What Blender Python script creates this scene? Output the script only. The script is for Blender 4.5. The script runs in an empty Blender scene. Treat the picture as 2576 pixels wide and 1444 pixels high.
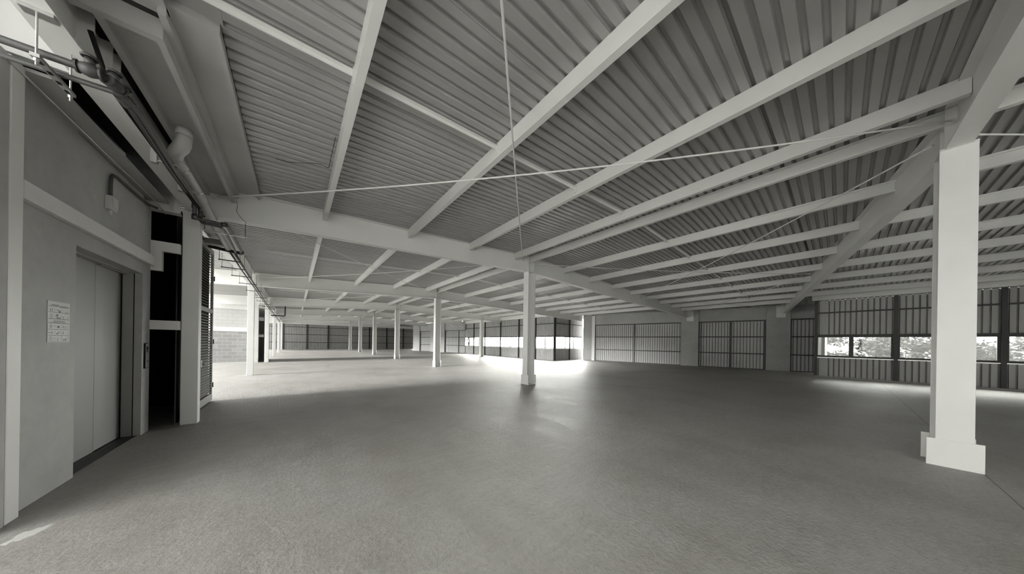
import bpy, bmesh, math, random
from mathutils import Vector, Matrix
random.seed(7)
C = bpy.context.scene.collection
SC = bpy.context.scene

# ------------------------------------------------------------------ camera
FPX, CXP, CYP, ROLL, YAW, HCAM = 672.3, 1288.0, 862.07, 0.015385, 0.682285, 1.6
cd = bpy.data.cameras.new('camera'); cam = bpy.data.objects.new('camera', cd); C.objects.link(cam)
fw = Vector((math.sin(YAW), math.cos(YAW), 0)); rt = Vector((math.cos(YAW), -math.sin(YAW), 0)); upv = Vector((0, 0, 1))
r2 = rt*math.cos(ROLL) + upv*math.sin(ROLL); u2 = -rt*math.sin(ROLL) + upv*math.cos(ROLL)
M = Matrix.Identity(4)
for i in range(3):
    M[i][0] = r2[i]; M[i][1] = u2[i]; M[i][2] = -fw[i]
M[2][3] = HCAM
cam.matrix_world = M
cd.sensor_fit = 'HORIZONTAL'; cd.sensor_width = 36.0
cd.lens = 36.0*FPX/2576.0; cd.shift_x = 0.0; cd.shift_y = (CYP-722.0)/2576.0
cd.clip_start = 0.05; cd.clip_end = 500
SC.camera = cam

# ------------------------------------------------------------------ world, sun, exposure
w = bpy.data.worlds.new('world'); SC.world = w; w.use_nodes = True
nt = w.node_tree; nt.nodes.clear()
wo = nt.nodes.new('ShaderNodeOutputWorld'); wb = nt.nodes.new('ShaderNodeBackground')
wb.inputs[0].default_value = (1.0, 1.0, 0.98, 1); wb.inputs[1].default_value = 5.5
nt.links.new(wb.outputs[0], wo.inputs[0])
# overcast sky, with a bright lobe added at the far right to light that floor
_tc = nt.nodes.new('ShaderNodeTexCoord'); _dp = nt.nodes.new('ShaderNodeVectorMath'); _dp.operation = 'DOT_PRODUCT'
nt.links.new(_tc.outputs['Generated'], _dp.inputs[0]); _dp.inputs[1].default_value = (0.72, 0.62, 0.31)
_mr = nt.nodes.new('ShaderNodeMapRange'); _mr.interpolation_type = 'SMOOTHSTEP'
_mr.inputs[1].default_value = 0.66; _mr.inputs[2].default_value = 1.0; _mr.inputs[3].default_value = 4.2; _mr.inputs[4].default_value = 95.0
nt.links.new(_dp.outputs['Value'], _mr.inputs[0]); nt.links.new(_mr.outputs[0], wb.inputs[1])
sd = bpy.data.lights.new('sun', 'SUN'); sun = bpy.data.objects.new('sun', sd); C.objects.link(sun)
sd.energy = 14.0; sd.angle = math.radians(20); sd.color = (1, 1, 0.98)
_d = Vector((math.cos(math.radians(13)), 0.0, -math.sin(math.radians(13))))
sun.rotation_euler = _d.to_track_quat('-Z', 'Y').to_euler()
sun.location = (-30, 0, 20)

def portal(name, loc, rot, sx, sy):          # sky light sampling guides set in the open sides and windows
    l = bpy.data.lights.new(name, 'AREA'); l.shape = 'RECTANGLE'; l.size = sx; l.size_y = sy
    l.cycles.is_portal = True
    o = bpy.data.objects.new(name, l); C.objects.link(o); o.location = loc; o.rotation_euler = rot
    return o
HP = math.pi/2

vs = SC.view_settings
SC.display_settings.display_device = 'sRGB'
vs.view_transform = 'Standard'; vs.look = 'None'; vs.gamma = 1.0; vs.exposure = 0.02; vs.use_curve_mapping = False
SC.cycles.use_denoising = True
SC.cycles.max_bounces = 14; SC.cycles.diffuse_bounces = 9; SC.cycles.glossy_bounces = 4
SC.cycles.transparent_max_bounces = 16
SC.cycles.sample_clamp_indirect = 8.0

# ------------------------------------------------------------------ materials
TINT = (1.0, 0.998, 0.972)
def nodes(name):
    m = bpy.data.materials.new(name); m.use_nodes = True
    return m, m.node_tree, m.node_tree.nodes['Principled BSDF']
def g3(v, t=TINT): return (v*t[0], v*t[1], v*t[2], 1)
def ramp(nt, fac, stops):
    r = nt.nodes.new('ShaderNodeValToRGB'); e = r.color_ramp.elements
    while len(e) < len(stops): e.new(0.5)
    for k, (p, c) in enumerate(stops):
        e[k].position = p; e[k].color = c
    nt.links.new(fac, r.inputs[0]); return r.outputs[0]
def noise(nt, scale, detail=4, rough=0.55, vec=None, sc3=None):
    if vec is None:
        tc = nt.nodes.new('ShaderNodeTexCoord'); vec = tc.outputs['Object']
    if sc3:
        mp = nt.nodes.new('ShaderNodeMapping'); mp.inputs['Scale'].default_value = sc3
        nt.links.new(vec, mp.inputs[0]); vec = mp.outputs[0]
    n = nt.nodes.new('ShaderNodeTexNoise'); n.inputs['Scale'].default_value = scale
    n.inputs['Detail'].default_value = detail; n.inputs['Roughness'].default_value = rough
    nt.links.new(vec, n.inputs['Vector']); return n.outputs['Fac']
def mix(nt, a, b, f, mode='MULTIPLY'):
    m = nt.nodes.new('ShaderNodeMix'); m.data_type = 'RGBA'; m.blend_type = mode
    if isinstance(f, float): m.inputs[0].default_value = f
    else: nt.links.new(f, m.inputs[0])
    for s, k in ((a, 6), (b, 7)):
        if isinstance(s, tuple): m.inputs[k].default_value = s
        else: nt.links.new(s, m.inputs[k])
    return m.outputs[2]
def bump(nt, p, h, strength=0.3, dist=0.01):
    b = nt.nodes.new('ShaderNodeBump'); b.inputs['Strength'].default_value = strength; b.inputs['Distance'].default_value = dist
    nt.links.new(h, b.inputs['Height']); nt.links.new(b.outputs[0], p.inputs['Normal']); return b
def plain(name, v, rough=0.5, var=0.06, scale=3.0, metal=0.0, tint=TINT, bmp=0.0, bscale=60, spec=0.5):
    m, nt, p = nodes(name)
    f = noise(nt, scale)
    c = ramp(nt, f, [(0.3, g3(v*(1-var), tint)), (0.7, g3(v*(1+var), tint))])
    nt.links.new(c, p.inputs['Base Color']); p.inputs['Roughness'].default_value = rough; p.inputs['Metallic'].default_value = metal
    p.inputs['Specular IOR Level'].default_value = spec
    if bmp: bump(nt, p, noise(nt, bscale), bmp, 0.004)
    return m
MT = {}
MT['steel'] = plain('white_painted_steel', 0.70, 0.42, 0.03, 1.5)
MT['steel_col'] = plain('white_painted_column', 0.66, 0.45, 0.03, 2.0, bmp=0.05)
MT['dark'] = plain('dark_painted_steel', 0.016, 0.5, 0.15, 3)
MT['black'] = plain('black_paint_and_gap_shade', 0.006, 0.8, 0.1, 3, spec=0.2)  # black paint, also the shade colour of gaps and cavities
MT['groove_shade'] = plain('cladding_groove_shade', 0.20, 0.6, 0.1, 2)  # shade of the cladding grooves put into their colour
MT['yard'] = plain('sun_blocker_render', 0.26, 0.8, 0.06, 2)
MT['clad'] = plain('grey_cladding', 0.34, 0.5, 0.05, 0.8)
MT['clad_far'] = plain('dull_cladding', 0.30, 0.5, 0.08, 0.5)
MT['pvc'] = plain('pvc_plastic', 0.50, 0.4, 0.06, 5)
MT['galv'] = plain('galvanised_steel', 0.55, 0.3, 0.12, 12, metal=0.8)
MT['cast'] = plain('dark_cast_iron', 0.035, 0.45, 0.2, 10)
MT['pipe'] = plain('dark_grey_pipe', 0.045, 0.5, 0.15, 4)
MT['door'] = plain('elevator_door_steel', 0.27, 0.38, 0.04, 1.0, metal=0.25)
MT['sign'] = plain('sign_board_white', 0.50, 0.5, 0.02, 5)
MT['ink'] = plain('sign_print', 0.10, 0.6, 0.05, 5)
MT['louvre'] = plain('louvre_grey_paint', 0.26, 0.5, 0.08, 4)
MT['soffit'] = plain('soffit_paint', 0.42, 0.5, 0.08, 1.5)
MT['bark'] = plain('bark', 0.06, 0.9, 0.3, 8)
MT['pale'] = plain('pale_render_wall', 0.55, 0.8, 0.06, 2)
MT['roofgrey'] = plain('grey_roofing', 0.25, 0.8, 0.1, 2)
MT['ground'] = plain('outside_paving', 0.72, 0.9, 0.08, 0.6)

def mk_conc(name, v, var=0.12, bm=0.15):
    m, nt, p = nodes(name)
    f = noise(nt, 0.9, 6, 0.6); f2 = noise(nt, 7, 5, 0.6)
    c = ramp(nt, f, [(0.3, g3(v*(1-var))), (0.7, g3(v*(1+var)))])
    c2 = ramp(nt, f2, [(0.3, g3(0.90, (1, 1, 1))), (0.65, g3(1.0, (1, 1, 1)))])
    nt.links.new(mix(nt, c, c2, 1.0), p.inputs['Base Color'])
    p.inputs['Roughness'].default_value = 0.75
    bump(nt, p, noise(nt, 40, 6), bm, 0.004)
    return m
MT['plaster'] = mk_conc('cement_plaster', 0.36)
MT['plaster_light'] = mk_conc('pale_plaster', 0.60, 0.05)
MT['conc'] = mk_conc('pillar_concrete', 0.30)

# floor: worn concrete slab with aggregate, trowel streaks, saw joints
def mk_floor():
    m, nt, p = nodes('worn_concrete_floor')
    tc = nt.nodes.new('ShaderNodeTexCoord'); V = tc.outputs['Object']
    a = noise(nt, 0.45, 6, 0.6, V); b = noise(nt, 2.2, 6, 0.65, V, (1.0, 0.35, 1))
    c = noise(nt, 26, 4, 0.6, V); d = noise(nt, 9, 5, 0.6, V, (0.35, 1.3, 1))
    c1 = ramp(nt, a, [(0.3, (0.285, 0.272, 0.250, 1)), (0.5, (0.335, 0.327, 0.308, 1)), (0.7, (0.36, 0.357, 0.342, 1))])
    c2 = ramp(nt, b, [(0.32, (0.86, 0.85, 0.84, 1)), (0.6, (1, 1, 1, 1))])
    c3 = ramp(nt, c, [(0.3, (0.86, 0.85, 0.83, 1)), (0.52, (1, 1, 1, 1)), (0.75, (1.0, 1.0, 1.0, 1))])
    c4 = ramp(nt, d, [(0.3, (0.9, 0.9, 0.9, 1)), (0.6, (1, 1, 1, 1))])
    col = mix(nt, mix(nt, mix(nt, c1, c2, 1.0), c3, 1.0), c4, 1.0)
    # pits
    vo = nt.nodes.new('ShaderNodeTexVoronoi'); vo.inputs['Scale'].default_value = 9.0
    nt.links.new(V, vo.inputs['Vector'])
    pit = ramp(nt, vo.outputs['Distance'], [(0.02, (0.45, 0.43, 0.40, 1)), (0.06, (1, 1, 1, 1))])
    col = mix(nt, col, pit, 0.6)
    # faint light scratches and darker tyre drags: contour lines of slow noises, masked
    def contour(sc_, off, w_, msk, vs_=None):
        n_ = noise(nt, sc_, 2, 0.4, V, vs_)
        l_ = mth('LESS_THAN', mth('ABSOLUTE', mth('SUBTRACT', n_, off)), w_)
        return mth('MULTIPLY', l_, mth('GREATER_THAN', noise(nt, msk, 2, 0.5, V), 0.54))
    def mth(op, x, y=None, z=None):
        n = nt.nodes.new('ShaderNodeMath'); n.operation = op
        for k, s in enumerate((x, y, z)):
            if s is None: continue
            if isinstance(s, (int, float)): n.inputs[k].default_value = s
            else: nt.links.new(s, n.inputs[k])
        return n.outputs[0]
    s1 = contour(0.8, 0.50, 0.0012, 1.7); s2 = contour(0.55, 0.44, 0.0012, 2.3, (1.0, 0.4, 1)); s3 = contour(0.7, 0.57, 0.0016, 1.1, (0.4, 1, 1))
    col = mix(nt, col, (1.22, 1.22, 1.2, 1), mth('MULTIPLY', mth('MAXIMUM', s1, s2), 0.75))
    col = mix(nt, col, (0.72, 0.71, 0.69, 1), mth('MULTIPLY', s3, 0.25))
    # saw joints on the frame lines and on the middle column row
    sx = nt.nodes.new('ShaderNodeSeparateXYZ'); nt.links.new(V, sx.inputs[0])
    def mth(op, x, y=None, z=None):
        n = nt.nodes.new('ShaderNodeMath'); n.operation = op
        for k, s in enumerate((x, y, z)):
            if s is None: continue
            if isinstance(s, (int, float)): n.inputs[k].default_value = s
            else: nt.links.new(s, n.inputs[k])
        return n.outputs[0]
    wob = mth('MULTIPLY', mth('SUBTRACT', noise(nt, 1.5, 3, 0.5, V), 0.5), 0.03)
    jy = mth('ABSOLUTE', mth('PINGPONG', mth('ADD', mth('ADD', sx.outputs[1], 1.18+8.656*4), wob), 4.328))
    lj = mth('LESS_THAN', jy, 0.007)
    col = mix(nt, col, (0.35, 0.34, 0.33, 1), mth('MULTIPLY', lj, 0.8))
    nt.links.new(col, p.inputs['Base Color'])
    r = ramp(nt, b, [(0.3, (0.48,)*3+(1,)), (0.7, (0.6,)*3+(1,))])
    nt.links.new(r, p.inputs['Roughness'])
    hh = mth('ADD', mth('MULTIPLY', c, 0.6), mth('MULTIPLY', noise(nt, 12, 6, 0.7, V), 0.8))
    bump(nt, p, hh, 0.65, 0.02)
    return m
MT['floor'] = mk_floor()

# ribbed roof sheet, painted; fine side-lap seams every fifth rib
def mk_sheet():
    m, nt, p = nodes('painted_roof_sheet')
    f = noise(nt, 0.6, 4, 0.5)
    c = ramp(nt, f, [(0.3, g3(0.31)), (0.7, g3(0.36))])
    tc = nt.nodes.new('ShaderNodeTexCoord'); sx = nt.nodes.new('ShaderNodeSeparateXYZ'); nt.links.new(tc.outputs['Object'], sx.inputs[0])
    mo = nt.nodes.new('ShaderNodeMath'); mo.operation = 'PINGPONG'; mo.inputs[1].default_value = 0.3725
    ad = nt.nodes.new('ShaderNodeMath'); ad.operation = 'ADD'; ad.inputs[1].default_value = 37.25
    nt.links.new(sx.outputs[1], ad.inputs[0]); nt.links.new(ad.outputs[0], mo.inputs[0])
    lt = nt.nodes.new('ShaderNodeMath'); lt.operation = 'LESS_THAN'; lt.inputs[1].default_value = 0.0016
    nt.links.new(mo.outputs[0], lt.inputs[0])
    nt.links.new(mix(nt, c, (0.5, 0.5, 0.5, 1), lt.outputs[0]), p.inputs['Base Color'])
    p.inputs['Roughness'].default_value = 0.33; p.inputs['Specular IOR Level'].default_value = 0.6
    return m
MT['sheet'] = mk_sheet()

def mk_block(name, v1, v2, mort):
    m, nt, p = nodes(name)
    tc = nt.nodes.new('ShaderNodeTexCoord'); sx = nt.nodes.new('ShaderNodeSeparateXYZ'); cb = nt.nodes.new('ShaderNodeCombineXYZ')
    nt.links.new(tc.outputs['Object'], sx.inputs[0]); nt.links.new(sx.outputs[0], cb.inputs[0]); nt.links.new(sx.outputs[2], cb.inputs[1])
    b = nt.nodes.new('ShaderNodeTexBrick'); b.inputs['Scale'].default_value = 1.0
    b.inputs['Brick Width'].default_value = 0.47; b.inputs['Row Height'].default_value = 0.235; b.inputs['Mortar Size'].default_value = 0.008
    b.inputs['Color1'].default_value = g3(v1*.85); b.inputs['Color2'].default_value = g3(v2); b.inputs['Mortar'].default_value = g3(mort)
    nt.links.new(cb.outputs[0], b.inputs['Vector'])
    nt.links.new(b.outputs['Color'], p.inputs['Base Color']); p.inputs['Roughness'].default_value = 0.85
    bump(nt, p, b.outputs['Fac'], -0.3, 0.01)
    return m
MT['block_low'] = mk_block('bare_concrete_block', 0.30, 0.20, 0.36)
MT['block_up'] = mk_block('painted_concrete_block', 0.46, 0.38, 0.30)

def mk_glass():
    m = bpy.data.materials.new('window_glass'); m.use_nodes = True; nt = m.node_tree; nt.nodes.clear()
    o = nt.nodes.new('ShaderNodeOutputMaterial'); mx = nt.nodes.new('ShaderNodeMixShader')
    t = nt.nodes.new('ShaderNodeBsdfTransparent'); t.inputs[0].default_value = (0.93, 0.94, 0.92, 1)
    g = nt.nodes.new('ShaderNodeBsdfGlossy'); g.inputs['Roughness'].default_value = 0.03
    mx.inputs[0].default_value = 0.06
    nt.links.new(t.outputs[0], mx.inputs[1]); nt.links.new(g.outputs[0], mx.inputs[2]); nt.links.new(mx.outputs[0], o.inputs[0])
    return m
MT['glass'] = mk_glass()
def mk_leaf():
    m, nt, p = nodes('leaf')
    oi = noise(nt, 1.3, 3)
    c = ramp(nt, oi, [(0.3, (0.004, 0.004, 0.0035, 1)), (0.7, (0.022, 0.023, 0.020, 1))])
    nt.links.new(c, p.inputs['Base Color']); p.inputs['Roughness'].default_value = 0.7
    return m
MT['leaf'] = mk_leaf()

# ------------------------------------------------------------------ mesh helpers
class MB:
    def __init__(s): s.v = []; s.f = []
    def poly(s, pts):
        n = len(s.v); s.v += [tuple(p) for p in pts]; s.f.append(tuple(range(n, n+len(pts))))
    def hexa(s, p):     # p: 8 points, bottom 4 (ccw seen from above) then top 4
        n = len(s.v); s.v += [tuple(q) for q in p]
        for f in ((3, 2, 1, 0), (4, 5, 6, 7), (0, 1, 5, 4), (1, 2, 6, 5), (2, 3, 7, 6), (3, 0, 4, 7)):
            s.f.append(tuple(n+i for i in f))
        return s
    def box(s, x0, x1, y0, y1, z0, z1):
        x0, x1 = sorted((x0, x1)); y0, y1 = sorted((y0, y1)); z0, z1 = sorted((z0, z1))
        return s.hexa([(x0, y0, z0), (x1, y0, z0), (x1, y1, z0), (x0, y1, z0), (x0, y0, z1), (x1, y0, z1), (x1, y1, z1), (x0, y1, z1)])
    def bar(s, a, b, wd, ht, up=(0, 0, 1)):      # rectangular bar from a to b, centred; ht along up
        a = Vector(a); b = Vector(b); d = (b-a).normalized(); u = Vector(up); sd_ = d.cross(u).normalized(); u = sd_.cross(d).normalized()
        h = sd_*wd/2; k = u*ht/2
        return s.hexa([a-h-k, a+h-k, b+h-k, b-h-k, a-h+k, a+h+k, b+h+k, b-h+k])
    def tube(s, pts, r, n=12, caps=True):
        pts = [Vector(p) for p in pts]; rings = []; prev = None
        rr = r if isinstance(r, (list, tuple)) else [r]*len(pts)
        for i, p in enumerate(pts):
            if i == 0: d = pts[1]-p
            elif i == len(pts)-1: d = p-pts[i-1]
            else: d = (pts[i+1]-p).normalized()+(p-pts[i-1]).normalized()
            d.normalize()
            if prev is None:
                a = d.orthogonal().normalized()
            else:
                a = (prev - d*prev.dot(d)).normalized()
            prev = a; b = d.cross(a)
            base = len(s.v)
            for k in range(n):
                t = 2*math.pi*k/n; s.v.append(tuple(p + (a*math.cos(t)+b*math.sin(t))*rr[i]))
            rings.append(base)
        for i in range(len(rings)-1):
            for k in range(n):
                k2 = (k+1) % n
                s.f.append((rings[i]+k, rings[i]+k2, rings[i+1]+k2, rings[i+1]+k))
        if caps:
            s.f.append(tuple(rings[0]+k for k in reversed(range(n)))); s.f.append(tuple(rings[-1]+k for k in range(n)))
        return s
    def obj(s, name, mat, parent=None, smooth=False, loc=None):
        me = bpy.data.meshes.new(name); me.from_pydata(s.v, [], s.f); me.update()
        if smooth:
            for p in me.polygons: p.use_smooth = True
        o = bpy.data.objects.new(name, me); C.objects.link(o)
        me.materials.append(MT[mat] if isinstance(mat, str) else mat)
        if parent is not None:
            o.parent = parent
            if loc is None:
                o.matrix_parent_inverse = Matrix.Translation(-parent.location)
        if loc is not None: o.location = loc
        return o
def tag(o, label, cat, group=None):
    o['label'] = label; o['category'] = cat
    if group: o['group'] = group
    return o
def thing(name, label, cat, loc=(0, 0, 0), group=None):
    o = bpy.data.objects.new(name, None); C.objects.link(o); o.location = loc; o.empty_display_size = 0.2
    return tag(o, label, cat, group)
def structE(name, loc=(0, 0, 0), label=None):
    o = bpy.data.objects.new(name, None); C.objects.link(o); o.location = loc; o['kind'] = 'structure'
    if label: o['label'] = label
    return o
def struct(o, label=None):
    o['kind'] = 'structure'
    if label: o['label'] = label
    return o
def bevel(o, wd=0.004, seg=2):
    b = o.modifiers.new('bevel', 'BEVEL'); b.width = wd; b.segments = seg; b.limit_method = 'ANGLE'
    return o
ORD = ['first', 'second', 'third', 'fourth', 'fifth', 'sixth', 'seventh', 'eighth', 'ninth', 'tenth', 'eleventh', 'twelfth']

# ------------------------------------------------------------------ key dimensions
BAY = 8.656
def KY(k): return -0.975 + BAY*k           # frame lines
XM0, XM1 = 6.895, 7.295                     # middle column flange faces
XRIDGE = 6.72
def zt(x):                                   # underside of the roof sheet
    return 4.595+0.0525*x if x < XRIDGE else 4.948-0.0325*(x-XRIDGE)
def XF(y): return 25.8-0.225*y               # skewed right facade
NE = Vector((0.9756, 0.2195, 0)); 
YB = -9.63                                   # back edge behind the camera
YFAR = 55.9

# ------------------------------------------------------------------ floor and outside ground
fl = MB(); fl.box(-2.4, 30, YB, YFAR+0.4, -0.25, 0.0); fl.box(-16, -2.4, 7.47, YFAR+0.4, -0.25, 0.0)
fl.box(-2.4, 30, YB-3, YB, -0.25, 0.0); fl.box(-2.9, -2.4, YB-3, 7.47, -0.25, 0.0)
struct(fl.obj('floor', 'floor'))
gr = MB(); gr.box(-90, 120, -90, 120, -0.65, -0.45); tag(gr.obj('ground', 'ground'), 'pale paved ground outside beyond the building', 'ground'); bpy.data.objects['ground']['kind'] = 'structure'

# ------------------------------------------------------------------ roof sheets (ribs run across the building)
def roof_sheet(name, x0, x1, y0, y1, mat='sheet'):
    P = 0.149; m = MB()
    n0 = math.floor(y0/P); n1 = math.ceil(y1/P)
    prof = []
    for k in range(n0, n1):
        b = k*P
        for dy, dz in ((0.0, 0), (0.088, 0), (0.103, 0.04), (0.134, 0.04)):
            if y0 <= b+dy <= y1: prof.append((b+dy, dz))
    xs = [x0, x1] if not (x0 < XRIDGE < x1) else [x0, XRIDGE, x1]
    base = 0
    rows = []
    for x in xs:
        base = len(m.v); rows.append(base)
        for y, dz in prof: m.v.append((x, y, zt(x)+dz))
    for r in range(len(xs)-1):
        for i in range(len(prof)-1):
            a, b = rows[r]+i, rows[r+1]+i
            m.f.append((a, a+1, b+1, b))
    return m.obj(name, mat)
def fr(y):  # roof reaches at least past the facade
    return 27.5
ROOF = [(22.35, YB, 0.7), (26.0, 0.7, 8.0), (24.4, 8.0, 16.85), (18.85, 16.85, 33.8), (19.3, 33.8, YFAR+0.3)]   # right edge of the roof by stretch
for xe, ya, yb_ in ROOF:
    struct(roof_sheet('ceiling', -0.58, xe, ya, yb_))
struct(roof_sheet('ceiling', -2.9, -0.58, 8.1, KY(2)))
struct(roof_sheet('ceiling', -4.5, -0.58, KY(2), YFAR+0.3))
# weathering deck above the sheets keeps the sky out of the ribs
dk = MB()
for (a, b, y0, y1) in [(-0.6, XRIDGE, YB, YFAR+0.3)]+[(XRIDGE, xe, ya, yb_) for xe, ya, yb_ in ROOF]+[(-2.9, -0.6, 8.1, KY(2)), (-4.5, -0.6, KY(2), YFAR+0.3)]:
    dk.hexa([(a, y0, zt(a)+.05), (b, y0, zt(b)+.05), (b, y1, zt(b)+.05), (a, y1, zt(a)+.05), (a, y0, zt(a)+.09), (b, y0, zt(b)+.09), (b, y1, zt(b)+.09), (a, y1, zt(a)+.09)])
struct(dk.obj('ceiling', 'roofgrey'))

# ------------------------------------------------------------------ middle row columns
def i_section(m, xa, xb, yc, wy, z0, z1, tf=0.022, tw=0.014):
    m.box(xa, xa+tf, yc-wy/2, yc+wy/2, z0, z1); m.box(xb-tf, xb, yc-wy/2, yc+wy/2, z0, z1)
    m.box(xa+tf, xb-tf, yc-tw/2, yc+tw/2, z0, z1)
where_mid = ['nearest, at the right with a wide base', 'standing alone in the centre of the floor', 'third along, left of the centre column',
             'fourth along the row', 'fifth along the row', 'sixth along the row', 'last one before the far cladding wall']
for k in range(7):
    y = KY(k)
    t = thing('steel_column', 'white H-section column of the middle row, '+where_mid[k], 'column', (7.095, y, 0), 'columns of the middle row')
    m = MB(); i_section(m, XM0, XM1-0.03, y, 0.28, 0, 4.33); bevel(m.obj('shaft', 'steel_col', t), 0.003)
    m = MB(); m.box(XM0-0.008, XM0+0.02, y-0.207, y+0.207, 0, 0.37); m.box(XM1-0.03, XM1, y-0.207, y+0.207, 0, 0.37)
    m.box(XM0+0.02, XM1-0.03, y-0.012, y+0.012, 0, 0.37)
    m.box(XM0+0.03, XM1-0.05, y-0.16, y+0.16, 0.0, 0.02)
    bevel(m.obj('base_plates', 'steel_col', t), 0.003)
    m = MB(); m.box(XM0-0.01, XM1-0.02, y-0.14, y+0.14, 4.33, 4.352); m.obj('cap_plate', 'steel_col', t)
    m = MB(); i_section(m, XM0+0.05, XM1-0.06, y, 0.2, 4.352, 4.915, 0.018, 0.02); m.obj('upper_stub', 'steel_col', t)

# ------------------------------------------------------------------ column on the far window bay (fourth frame)
t = thing('steel_column', 'white H-section column in front of the bright far window strip', 'column', (15.98, KY(3), 0))
m = MB(); i_section(m, 15.78, 16.14, KY(3), 0.28, 0, 4.04); m.obj('shaft', 'steel_col', t)
m = MB(); m.box(15.772, 15.8, KY(3)-.2, KY(3)+.2, 0, .36); m.box(16.12, 16.15, KY(3)-.2, KY(3)+.2, 0, .36); m.obj('base_plates', 'steel_col', t)
m = MB(); i_section(m, 15.83, 16.09, KY(3), 0.2, 4.04, 4.6); m.obj('upper_stub', 'steel_col', t)

# ------------------------------------------------------------------ left row columns
where_left = {1: 'beside the dark louvred door', 2: 'in front of the bright block wall', 3: 'beside the second service core', 4: 'fourth along the left row', 5: 'fifth along the left row', 6: 'last along the left row'}
for k in range(1, 7):
    y = KY(k)
    t = thing('boxed_column', 'white boxed column of the left row, '+where_left[k], 'column', (-1.5, y, 0), 'columns of the left row')
    m = MB(); m.box(-1.612, -1.40, y-0.105, y+0.075, 0, 3.93); bevel(m.obj('shaft', 'steel_col', t), 0.012, 3)
    m = MB(); m.box(-1.57, -1.43, y-0.06, y+0.05, 3.93, 4.0); m.obj('cap_stub', 'steel', t)
t = thing('boxed_column', 'pale post at the left edge of the elevator wall', 'column', (-1.95, 4.55, 0))
m = MB(); m.box(-2.2, -1.866, 4.395, 4.55, 0, 3.95); bevel(m.obj('shaft', 'steel_col', t), 0.01, 2)

# ------------------------------------------------------------------ rafters
def rafter(name, label, a, b, za, zb, dep=0.6, wd=0.2, group=None, grp_extra=None):
    """I beam from plan point a to b, top heights za, zb"""
    ax, ay = a; bx, by = b; d = Vector((bx-ax, by-ay, 0)).normalized(); n = Vector((-d.y, d.x, 0))
    t = thing(name, label, 'roof beam', (ax, ay, za), group)
    def strip(m, w0, w1, t0, t1):
        pa = Vector((ax, ay, 0)); pb = Vector((bx, by, 0))
        m.hexa([pa+n*w0+Vector((0, 0, za-t1)), pb+n*w0+Vector((0, 0, zb-t1)), pb+n*w1+Vector((0, 0, zb-t1)), pa+n*w1+Vector((0, 0, za-t1)),
                pa+n*w0+Vector((0, 0, za-t0)), pb+n*w0+Vector((0, 0, zb-t0)), pb+n*w1+Vector((0, 0, zb-t0)), pa+n*w1+Vector((0, 0, za-t0))])
    m = MB(); strip(m, -0.006, 0.006, 0.018, dep-0.018); m.obj('web', 'steel', t)
    m = MB(); strip(m, -wd/2, wd/2, 0, 0.018); m.obj('top_flange', 'steel', t)
    m = MB(); strip(m, -wd/2, wd/2, dep-0.018, dep); m.obj('bottom_flange', 'steel', t)
    return t
FR = ['first (nearest)', 'second', 'third', 'fourth', 'fifth', 'sixth', 'seventh (farthest)']
xend = {1: 24.25, 2: 22.3, 3: 18.6, 4: 18.2, 5: 16.4, 6: 14.2}
for k in range(0, 7):
    y = KY(k)
    xl = -1.38 if k < 2 else -4.3
    rafter('roof_rafter', 'white I-beam rafter of the %s frame, from the left columns up to the ridge' % FR[k], (xl, y), (XM0+0.05, y), zt(xl)-.006, zt(XM0+.05-0.3)-.006, group='rafters left of the ridge')
    if k == 0:
        rafter('roof_rafter', 'large white I-beam running from the nearest column down to the right concrete pillar', (XM1-.06, y), (XF(2.66), 2.66-0.3), 4.93, 4.43, group='rafters right of the ridge')
    else:
        rafter('roof_rafter', 'white I-beam rafter of the %s frame, from the ridge down to the right wall' % FR[k], (XM1-.06, y), (xend[k], y), zt(XM1)-.006, zt(xend[k])-.006, group='rafters right of the ridge')

# end plates where the two near rafters meet the concrete pillars
# ------------------------------------------------------------------ purlins
def purlin_bm(x, y0, y1, kind):
    z = zt(x)-0.002; h = 0.225; wd = 0.085; m = MB()
    if kind == 'box':
        m.box(x, x+wd, y0, y1, z-h, z)
    else:       # C section open to the left with lips
        m.box(x+wd-0.006, x+wd, y0, y1, z-h, z); m.box(x, x+wd-0.006, y0, y1, z-0.006, z); m.box(x, x+wd-0.006, y0, y1, z-h, z-h+0.006)
        m.box(x, x+0.005, y0, y1, z-0.035, z-0.006); m.box(x, x+0.005, y0, y1, z-h+0.006, z-h+0.03)
    return m
PX_ = [(0.47, 'box', 'third box purlin left of the ridge'), (2.42, 'box', 'second box purlin left of the ridge'), (4.37, 'box', 'first box purlin left of the ridge'),
       (6.28, 'box', 'left one of the ridge pair of purlins'), (7.0, 'c', 'right one of the ridge pair of purlins'),
       (8.98, 'c', 'first channel purlin right of the ridge'), (10.97, 'c', 'second channel purlin right of the ridge'), (12.97, 'c', 'third channel purlin right of the ridge'),
       (14.93, 'box', 'fourth purlin right of the ridge, flat faced'), (16.9, 'c', 'fifth channel purlin right of the ridge'), (18.85, 'c', 'sixth channel purlin right of the ridge'),
       (20.8, 'c', 'seventh channel purlin right of the ridge'), (22.6, 'c', 'eighth channel purlin right of the ridge')]
BAYN = {-1: 'beyond the nearest column at the right', 0: 'in the bay overhead', 1: 'in the bay behind the centre column', 2: 'in the third bay', 3: 'in the fourth bay', 4: 'in the fifth bay', 5: 'in the sixth bay', 6: 'in the last bay'}
def skewY(x): return KY(0) + (x-XM1)/(XF(2.66)-XM1)*(2.36-KY(0)) if x > XM1 else KY(0)
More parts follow.
